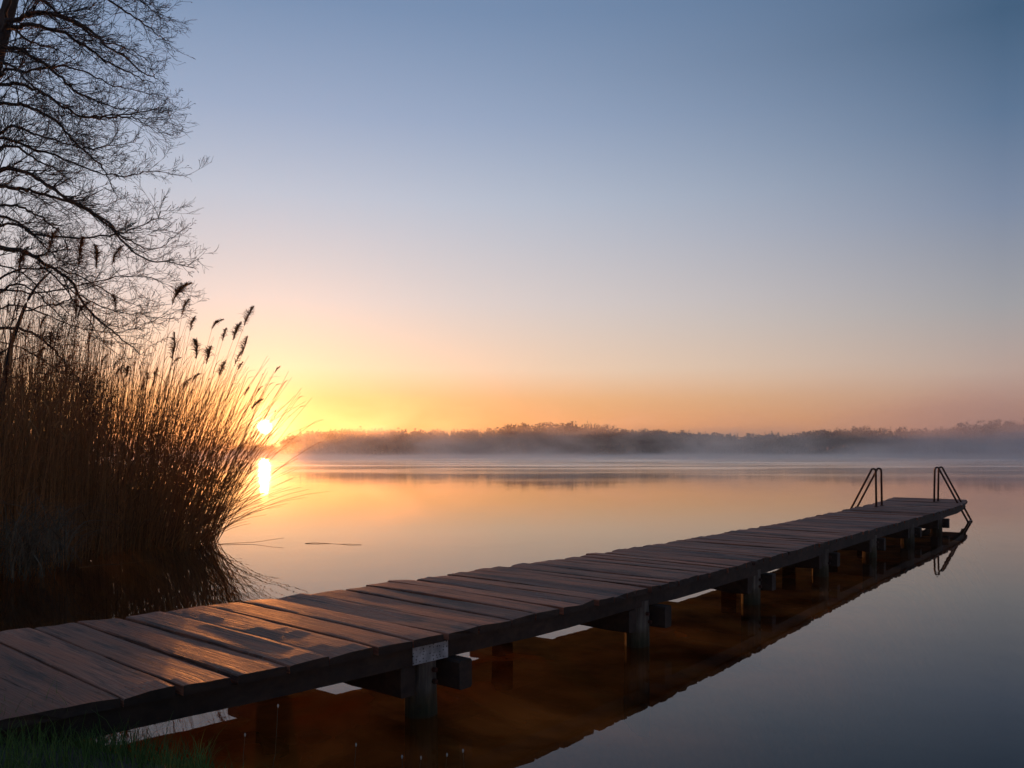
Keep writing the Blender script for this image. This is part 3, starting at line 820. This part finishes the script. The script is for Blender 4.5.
LB([(4, 70), (30, 72), (62, 66), (95, 72), (124, 85), (158, 92), (180, 96)], 1.8, .03, 7.9)
LB([(-8, 60), (14, 66), (34, 84), (56, 98), (70, 122)], -2.0, .03)
LB([(-8, 150), (16, 146), (40, 160), (62, 170), (88, 190)], 1.6, .03)
LB([(-8, 22), (16, 30), (40, 44), (66, 50), (92, 68)], 2.2, .03)
LB([(-8, 300), (14, 284), (36, 290), (60, 310), (84, 330)], -1.6, .024, None, .6)
LB([(-8, 215), (20, 222), (48, 246), (70, 262), (96, 268)], 1.9, .026)
LB([(-8, 262), (18, 270), (50, 292), (82, 318), (108, 342)], 1.4, .018, None, .7)
LB([(-8, 310), (22, 306), (60, 318), (98, 330), (140, 332), (170, 322)], -1.1, .016, None, .55)
LB([(-8, 340), (30, 350), (66, 372), (90, 384), (124, 386)], .9, .014, None, .5)
LB([(-8, 282), (30, 268), (72, 270), (116, 290), (156, 306), (190, 304)], 1.7, .02, None, .7)
LB([(40, 262), (76, 288), (112, 306), (150, 314), (196, 318)], -1.5, .016, None, .7)
LB([(60, 275), (90, 310), (120, 346), (146, 366)], .8, .014, None, .55)
# growth on the far side of the crown, towards the left and the back
for k in range(9):
    z0 = 5 + k * .9
    s = tr_at(z0); a = R(150 + k * 40)
    p = [s]
    for j in range(1, 6):
        p.append(s + Vector((math.cos(a) * j * .6, math.sin(a) * j * .55, .35 * j - .07 * j * j)))
    limbs.append((p, .03, .3))
trunk = [tr_at(z) for z in (-.2, 2, 4, 6, 8, 9.2, 11, 12.5, 14)]
bare_tree('bare_tree', 'tall leafless tree at the left edge with long arching limbs and fine twigs', trunk, [.26, .22, .2, .17, .13, .11, .08, .05, .02], limbs, (-10.6, TD, .1))

# slim sapling behind the reeds
s2 = [at(x, y, 12.6) for x, y in ((-2, 560), (0, 450), (2, 400), (6, 370), (11, 345), (19, 322), (27, 302), (38, 284), (52, 270))]
l2 = [(limb_px([(24, 312), (50, 306), (73, 301), (100, 288), (130, 279), (160, 273)], .5, 12.6), .013, .3),
      (limb_px([(8, 362), (40, 352), (80, 343), (115, 338), (150, 336)], -.4, 12.6), .010, .15),
      (limb_px([(4, 380), (30, 374), (65, 372), (105, 370), (135, 362)], .6, 12.6), .010, .12),
      (limb_px([(11, 345), (14, 318), (20, 290), (21, 262), (19, 240)], .4, 12.6), .012, .35),
      (limb_px([(5, 372), (5, 340), (2, 310), (8, 280)], .2, 12.6), .011, .3)]
bare_tree('sapling', 'slim dark sapling in the reeds at the left edge, forking below the big limb', s2, [.05, .045, .04, .036, .032, .028, .022, .016, .008], l2, (s2[0].x, s2[0].y, 0))

# ------------------------------------------------------------------ bank grass
def blade(mb, p, az, ln, wd, up, droop):
    pts, wid = [], []
    q = p.copy(); n = 3
    side = Vector((-math.sin(az), math.cos(az), 0))
    for i in range(n + 1):
        pts.append(q.copy()); wid.append(wd * (1 - i / n) + .0006)
        a = up + droop * i / n
        q = q + Vector((math.sin(a) * math.cos(az), math.sin(a) * math.sin(az), math.cos(a))) * (ln / n)
    mb.ribbon(pts, wid, side)
gr = MB(); cnt = 0
gx = np.array([rnd.uniform(-5.0, 1.6) for _ in range(60000)]); gy = np.array([rnd.uniform(2.2, 5.4) for _ in range(60000)])
gd = lake_sd(gx, gy); gzz = ground_z(gx, gy)
for x, y, d, z in zip(gx, gy, gd, gzz):
    if d < -.06 or d > 1.5: continue
    cl = mnoise.noise(Vector((x * 2.4, y * 2.4, 3)))
    if rnd.random() > .75 + cl: continue
    px = CX + F * x / y
    if px < -80 or px > 620: continue
    if px > 210 and rnd.random() < .6: continue
    hgt = rnd.uniform(.06, .17) * (1 + .7 * max(0, cl)) * (1.6 if rnd.random() < .05 else 1)
    if px > 210: hgt *= .62
    blade(gr, Vector((x, y, z - .01)), rnd.uniform(0, 6.28), hgt, rnd.uniform(.003, .006), R(rnd.uniform(2, 28)), R(rnd.uniform(10, 85)))
o = gr.build('grass', M_grass)
tag(o, 'tufty green grass on the bank beside the jetty, bottom left', 'grass', kind='stuff')

# thin flower stalks standing in the grass at the water's edge
stalks = ((278, 706, 3.4, 'tallest flower stalk, with a pale pink bud, right of the white reflection strip'),
          (245, 735, 3.35, 'short flower stalk just left of the tallest one'),
          (356, 745, 3.3, 'pale budded stalk standing alone left of the first jetty post'),
          (402, 757, 3.3, 'tiny pale budded stalk below the first post'),
          (421, 758, 3.3, 'tiny white flower stalk right of the first post'),
          (447, 755, 3.3, 'tiny white budded stalk under the end of the first cap beam'),
          (463, 751, 3.3, 'white budded stalk furthest right before the open water'))
for (px, py, d, lab) in stalks:
    tip = at(px, py, d); b0 = Vector((tip.x + rnd.uniform(-.05, .05), d - .05, gz(tip.x, d - .05) - .02))
    root = empty('flower_stalk', b0); tag(root, lab, 'wild flower', 'flower stalks at the foot of the bank')
    mid = b0.lerp(tip, .5) + Vector((rnd.uniform(-.02, .02), 0, .02))
    mb = MB(); mb.tube([b0, mid, tip], [.0013, .0011, .0009], 4); mb.build('stem', M_sedge, root)
    mb = MB(); mb.tube([tip + Vector((0, 0, z)) for z in (-.008, -.004, .001, .005, .009)], [.001, .003, .0042, .003, .001], 6)
    mb.build('flower_head', M_flower, root)

# ------------------------------------------------------------------ far shore wood
PROFILE = [(-260, 425), (0, 430), (170, 444), (200, 450), (280, 449), (288, 436), (300, 433), (340, 430), (385, 429), (420, 432), (450, 432), (480, 430), (520, 427), (560, 424), (600, 426), (625, 429), (650, 432), (690, 434), (725, 437), (760, 437),
           (792, 437), (815, 432), (860, 430), (900, 430), (935, 432), (970, 426), (990, 422), (1024, 421), (1120, 420), (1300, 424)]
def top_y(px): return -3.5 - 2.0 * min(1, max(0, (px - 380) / 120)) + float(np.interp(px, [p[0] for p in PROFILE], [p[1] for p in PROFILE]))
def far_tree(mb, x, y, z0, hgt, kind):
    if kind == 0:             # spruce
        rad = hgt * rnd.uniform(.17, .25); n = 110
        for i in range(n):
            f = 1 - math.sqrt(rnd.random()) * .92
            a = rnd.uniform(0, 6.28); r = rad * (1 - f) * rnd.uniform(.5, 1.1)
            c = Vector((x + r * math.cos(a), y + r * math.sin(a), z0 + hgt * f))
            s = .5 + .5 * (1 - f)
            o0 = Vector((math.cos(a), math.sin(a), -.45)) * s
            w0 = Vector((-math.sin(a), math.cos(a), 0)) * (s * .6)
            mb.tri(c - w0 * .5 + Vector((0, 0, .15)), c + w0 * .5 + Vector((0, 0, .15)), c + o0)
        mb.tube([Vector((x, y, z0)), Vector((x, y, z0 + hgt))], [.14, .02], 3, False)
    else:
        rad = hgt * rnd.uniform(.24, .36); n = 135
        lobes = [(rnd.gauss(0, rad * .4), rnd.gauss(0, rad * .4), hgt * rnd.uniform(.45, .84), rad * rnd.uniform(.36, .66)) for _ in range(rnd.choice((4, 6, 8)))]
        for i in range(n):
            lx, ly, lz, lr = rnd.choice(lobes)
            v = Vector((rnd.gauss(0, 1), rnd.gauss(0, 1), rnd.gauss(0, 1))).normalized() * (lr * rnd.uniform(.55, 1.08))
            c = Vector((x + lx, y + ly, z0 + min(lz + v.z, hgt * .98))) + Vector((v.x, v.y, 0))
            s = rnd.uniform(.4, .85)
            a1 = Vector((rnd.gauss(0, 1), rnd.gauss(0, 1), rnd.gauss(0, 1))).normalized() * s
            a2 = Vector((rnd.gauss(0, 1), rnd.gauss(0, 1), rnd.gauss(0, 1))).normalized() * s
            mb.tri(c, c + a1, c + a2)
        mb.tube([Vector((x, y, z0)), Vector((x, y, z0 + hgt * .8))], [.18, .05], 3, False)
def wood(lo, hi, lab, dens):
    mb = MB()
    px = lo
    while px < hi:
        px += rnd.uniform(1.2, 3.2) / dens
        for row in range(3):
            qx = px + rnd.uniform(-2, 2)
            shore = 234 + (10 if qx > 780 else 0)
            d = shore + row * 7 + rnd.uniform(-2, 3)
            x = (qx - CX) / F * d
            if lake_sd(np.array([x]), np.array([d]))[0] < 1: d += 9; x = (qx - CX) / F * d
            if lake_sd(np.array([x]), np.array([d]))[0] < .5: continue
            z0 = gz(x, d)
            full = H + (CY - top_y(qx)) / F * d - z0
            hgt = full * (rnd.uniform(.80, 1.02) if row == 2 else rnd.uniform(.6, .95)) * (1.08 if rnd.random() < .05 else 1)
            far_tree(mb, x, d, z0 - .2, max(hgt, 1.5), 0 if rnd.random() < (.36 if 440 < qx < 800 else .22) else 1)
    # undergrowth along the water line
    for _ in range(int((hi - lo) * 5)):
        qx = rnd.uniform(lo, hi); d = 233 + (9 if qx > 780 else 0) + rnd.uniform(0, 7); x = (qx - CX) / F * d
        if lake_sd(np.array([x]), np.array([d]))[0] < 0: continue
        c = Vector((x, d, gz(x, d) + rnd.uniform(0, 2.2))); s = rnd.uniform(.4, .9)
        mb.tri(c, c + Vector((rnd.gauss(0, s), rnd.gauss(0, s), rnd.gauss(0, s))), c + Vector((rnd.gauss(0, s), rnd.gauss(0, s), rnd.gauss(0, s))))
    o = mb.build('distant_wood', M_wood_far)
    tag(o, lab, 'wood', kind='stuff')
wood(60, 470, 'far off wood on the opposite shore beside the sun, glowing orange in the mist', 1.0)
wood(466, 792, 'dark spiky far off wood on the opposite shore in the middle', 1.0)
wood(790, 1150, 'far off wood on the right behind the ladders, half lost in mist', .9)

# ------------------------------------------------------------------ air
def box(name, lo, hi, material):
    mb = MB()
    a, b2 = lo, hi
    c = [Vector((x, y, z)) for z in (a[2], b2[2]) for y in (a[1], b2[1]) for x in (a[0], b2[0])]
    mb.v = c
    mb.f = [(0, 2, 3, 1), (4, 5, 7, 6), (0, 1, 5, 4), (2, 6, 7, 3), (0, 4, 6, 2), (1, 3, 7, 5)]
    return mb.build(name, material)
def volume_mat(name, color, dens, aniso):
    m = bpy.data.materials.new(name); m.use_nodes = True; nt = m.node_tree
    nt.nodes.remove(nt.nodes['Principled BSDF'])
    v = nt.nodes.new('ShaderNodeVolumePrincipled')
    v.inputs['Color'].default_value = (*color, 1); v.inputs['Density'].default_value = dens; v.inputs['Anisotropy'].default_value = aniso
    nt.links.new(v.outputs[0], nt.nodes['Material Output'].inputs['Volume'])
    return m, nt, v
HAZE_D = .0004
m, nt, v = volume_mat('haze_air', (.92, .93, .97), HAZE_D, .77)
o = box('haze', (-540, -80, -8), (640, 660, 26), m); tag(o, 'thin morning haze over the lake', 'haze', kind='stuff')

# low mist lying on the far water: dense at the surface, torn into wisps
m, nt, v = volume_mat('lake_mist', (.985, .965, .96), 0, .78)
L = nt.links
tc = N(nt, 'ShaderNodeTexCoord')
sx = N(nt, 'ShaderNodeSeparateXYZ'); L.new(tc.outputs['Object'], sx.inputs[0])
mp = N(nt, 'ShaderNodeMapping'); L.new(tc.outputs['Object'], mp.inputs[0]); mp.inputs['Scale'].default_value = (.035, .02, .16)
nz = N(nt, 'ShaderNodeTexNoise', i_Scale=1.0, i_Detail=3.0, i_Roughness=.6); L.new(mp.outputs[0], nz.inputs['Vector'])
wisp = ramp(nt, [(.36, 0), (.7, 1)], nz.outputs['Fac'])
fall = math_n(nt, 'POWER', 2.718, math_n(nt, 'MULTIPLY', sx.outputs[2], -3.2))
fall2 = math_n(nt, 'MULTIPLY', math_n(nt, 'POWER', 2.718, math_n(nt, 'MULTIPLY', sx.outputs[2], -.35)), .016)
yr = N(nt, 'ShaderNodeMapRange'); L.new(sx.outputs[1], yr.inputs[0]); yr.inputs[1].default_value = 50; yr.inputs[2].default_value = 215; yr.clamp = True
d1 = math_n(nt, 'MULTIPLY', math_n(nt, 'ADD', fall, fall2), math_n(nt, 'ADD', wisp.outputs[0], .15))
d2 = math_n(nt, 'MULTIPLY', d1, math_n(nt, 'POWER', yr.outputs[0], 1.6))
mp2 = N(nt, 'ShaderNodeMapping'); L.new(tc.outputs['Object'], mp2.inputs[0]); mp2.inputs['Scale'].default_value = (.045, .026, .11); mp2.inputs['Location'].default_value = (3.3, 1.7, 0)
nz2 = N(nt, 'ShaderNodeTexNoise', i_Scale=1.0, i_Detail=4.0, i_Roughness=.62, i_Distortion=.6); L.new(mp2.outputs[0], nz2.inputs['Vector'])
plm = ramp(nt, [(.5, 0), (.63, 1)], nz2.outputs['Fac'])
fall3 = math_n(nt, 'MULTIPLY', math_n(nt, 'POWER', 2.718, math_n(nt, 'MULTIPLY', sx.outputs[2], -.20)), .045)
d3 = math_n(nt, 'MULTIPLY', math_n(nt, 'MULTIPLY', fall3, plm.outputs[0]), yr.outputs[0])
L.new(math_n(nt, 'ADD', math_n(nt, 'MULTIPLY', d2, .22), d3), v.inputs['Density'])
o = box('mist', (-150, 30, .01), (190, 231, 13), m); tag(o, 'low morning mist lying in wisps on the far water', 'mist', kind='stuff')

# taller bank of mist drifting in from the right
m, nt, v = volume_mat('mist_bank', (.97, .94, .94), 0, .6)
L = nt.links
tc = N(nt, 'ShaderNodeTexCoord')
sx = N(nt, 'ShaderNodeSeparateXYZ'); L.new(tc.outputs['Object'], sx.inputs[0])
mp = N(nt, 'ShaderNodeMapping'); L.new(tc.outputs['Object'], mp.inputs[0]); mp.inputs['Scale'].default_value = (.045, .03, .07)
nz = N(nt, 'ShaderNodeTexNoise', i_Scale=1.0, i_Detail=3.0, i_Roughness=.6); L.new(mp.outputs[0], nz.inputs['Vector'])
wisp = ramp(nt, [(.43, 0), (.66, 1)], nz.outputs['Fac'])
az = math_n(nt, 'DIVIDE', sx.outputs[0], sx.outputs[1])
xr = N(nt, 'ShaderNodeMapRange'); L.new(sx.outputs[0], xr.inputs[0]); xr.inputs[1].default_value = 62; xr.inputs[2].default_value = 112; xr.clamp = True; xr.interpolation_type = 'SMOOTHSTEP'
zr = N(nt, 'ShaderNodeMapRange'); L.new(sx.outputs[2], zr.inputs[0]); zr.inputs[1].default_value = 0; zr.inputs[2].default_value = 21; zr.inputs[3].default_value = 1; zr.inputs[4].default_value = 0; zr.clamp = True
d1 = math_n(nt, 'MULTIPLY', math_n(nt, 'MULTIPLY', wisp.outputs[0], xr.outputs[0]), zr.outputs[0])
L.new(math_n(nt, 'MULTIPLY', d1, .042), v.inputs['Density'])
o = box('mist_bank', (60, 110, .015), (220, 214, 22), m); tag(o, 'taller pinkish bank of mist drifting over the water on the right', 'mist', kind='stuff')

# ------------------------------------------------------------------ sky and sun
sd = Vector((math.sin(R(SUN_AZ)) * math.cos(R(SUN_EL)), math.cos(R(SUN_AZ)) * math.cos(R(SUN_EL)), math.sin(R(SUN_EL))))
wd = bpy.data.worlds.new('World'); sc.world = wd; wd.use_nodes = True
nt = wd.node_tree; L = nt.links; bg = nt.nodes['Background']
sky = nt.nodes.new('ShaderNodeTexSky'); sky.sky_type = 'NISHITA'; sky.sun_disc = False
sky.sun_elevation = R(SUN_EL); sky.sun_rotation = R(SUN_AZ); sky.dust_density = 1.0; sky.air_density = 1.0; sky.ozone_density = 1.0
tc = N(nt, 'ShaderNodeTexCoord')
nv = N(nt, 'ShaderNodeVectorMath', operation='NORMALIZE'); L.new(tc.outputs['Generated'], nv.inputs[0])
sx = N(nt, 'ShaderNodeSeparateXYZ'); L.new(nv.outputs[0], sx.inputs[0])
el = sx.outputs[2]
S = 1.6
def sstops(lst): return [(min(1, max(0, z * S)), lin(*c)) for z, c in lst]
rA = ramp(nt, sstops([(0, (222, 136, 66)), (.03, (241, 166, 88)), (.063, (241, 184, 122)), (.1, (241, 213, 184)), (.18, (220, 211, 208)), (.296, (186, 196, 212)), (.38, (154, 172, 200)), (.48, (120, 145, 179)), (.625, (100, 126, 163))]), math_n(nt, 'MULTIPLY', el, S))
rB = ramp(nt, sstops([(0, (160, 112, 100)), (.04, (178, 138, 120)), (.085, (186, 165, 154)), (.154, (160, 160, 164)), (.255, (124, 139, 163)), (.34, (92, 117, 147)), (.425, (66, 95, 125)), (.625, (76, 102, 135))]), math_n(nt, 'MULTIPLY', el, S))
# horizontal angle from the sun
hz = N(nt, 'ShaderNodeCombineXYZ'); L.new(sx.outputs[0], hz.inputs[0]); L.new(sx.outputs[1], hz.inputs[1])
hn = N(nt, 'ShaderNodeVectorMath', operation='NORMALIZE'); L.new(hz.outputs[0], hn.inputs[0])
dt = N(nt, 'ShaderNodeVectorMath', operation='DOT_PRODUCT'); L.new(hn.outputs[0], dt.inputs[0]); dt.inputs[1].default_value = Vector((sd.x, sd.y, 0)).normalized()
t = N(nt, 'ShaderNodeMapRange'); L.new(dt.outputs['Value'], t.inputs[0]); t.inputs[1].default_value = .66; t.inputs[2].default_value = 1.0; t.clamp = True
base = mix_rgb(nt, t.outputs[0], rB.outputs[0], rA.outputs[0])
back = N(nt, 'ShaderNodeMapRange'); L.new(dt.outputs['Value'], back.inputs[0]); back.inputs[1].default_value = -.6; back.inputs[2].default_value = .66; back.inputs[3].default_value = .72; back.inputs[4].default_value = 1; back.clamp = True
base = mix_rgb(nt, 1.0, base, back.outputs[0], 'MULTIPLY')
# aureole and disc of the sun itself
d3 = N(nt, 'ShaderNodeVectorMath', operation='DOT_PRODUCT'); L.new(nv.outputs[0], d3.inputs[0]); d3.inputs[1].default_value = sd
ang = math_n(nt, 'ARCCOSINE', math_n(nt, 'MINIMUM', d3.outputs['Value'], 1.0))        # radians
def glow(width, amp):
    q = math_n(nt, 'DIVIDE', ang, R(width))
    return math_n(nt, 'MULTIPLY', math_n(nt, 'POWER', 2.718, math_n(nt, 'MULTIPLY', q, -1.0)), amp)
def scaled(col, fac):
    return mix_rgb(nt, 1.0, col, fac, 'MULTIPLY')
g1 = scaled((1.0, .46, .09), glow(4.0, .85))
g0 = scaled((1.0, .74, .34), glow(.95, 3.2))
g2 = scaled((1.0, .45, .10), glow(5, .05))
disc = N(nt, 'ShaderNodeMapRange'); L.new(ang, disc.inputs[0]); disc.interpolation_type = 'SMOOTHSTEP'; disc.inputs[1].default_value = R(.55); disc.inputs[2].default_value = R(.2); disc.inputs[3].default_value = 0; disc.inputs[4].default_value = 14; disc.clamp = True
g3 = scaled((1, .86, .6), disc.outputs[0])
tot = mix_rgb(nt, 1.0, base, g1, 'ADD'); tot = mix_rgb(nt, 1.0, tot, g0, 'ADD'); tot = mix_rgb(nt, 1.0, tot, g2, 'ADD'); tot = mix_rgb(nt, 1.0, tot, g3, 'ADD')
tot10 = N(nt, 'ShaderNodeVectorMath', operation='SCALE'); L.new(tot, tot10.inputs[0]); tot10.inputs['Scale'].default_value = 10.0
nsc = N(nt, 'ShaderNodeVectorMath', operation='SCALE'); L.new(sky.outputs[0], nsc.inputs[0]); nsc.inputs['Scale'].default_value = .02
ad = N(nt, 'ShaderNodeVectorMath', operation='ADD'); L.new(tot10.outputs[0], ad.inputs[0]); L.new(nsc.outputs[0], ad.inputs[1])
L.new(ad.outputs[0], bg.inputs[0]); bg.inputs[1].default_value = .1

sl = bpy.data.lights.new('sun', 'SUN'); so = bpy.data.objects.new('sun', sl); COL.objects.link(so)
sl.energy = 2.4; sl.angle = R(.5); sl.color = (1, .31, .065)
so.rotation_euler = (-sd).to_track_quat('-Z', 'Y').to_euler(); so.location = (0, 0, 40)

# ------------------------------------------------------------------ camera and render settings
cam = bpy.data.cameras.new('camera'); co = bpy.data.objects.new('camera', cam); COL.objects.link(co); sc.camera = co
co.location = (0, 0, H); co.rotation_euler = (R(90), 0, 0)
cam.sensor_width = 36; cam.lens = 36 * F / 1024; cam.shift_y = (CY - 384) / 1024
cam.clip_start = .05; cam.clip_end = 5000
vs = sc.view_settings
vs.view_transform = 'Standard'; vs.look = 'None'; vs.exposure = 0; vs.gamma = 1; vs.use_curve_mapping = False
cy = sc.cycles
cy.use_denoising = True
try: cy.denoiser = 'OPENIMAGEDENOISE'
except Exception: pass
cy.max_bounces = 7; cy.diffuse_bounces = 3; cy.glossy_bounces = 4; cy.transmission_bounces = 3; cy.volume_bounces = 2; cy.transparent_max_bounces = 8
cy.blur_glossy = 1.0; cy.sample_clamp_indirect = 6; cy.volume_step_rate = .6; cy.volume_max_steps = 128
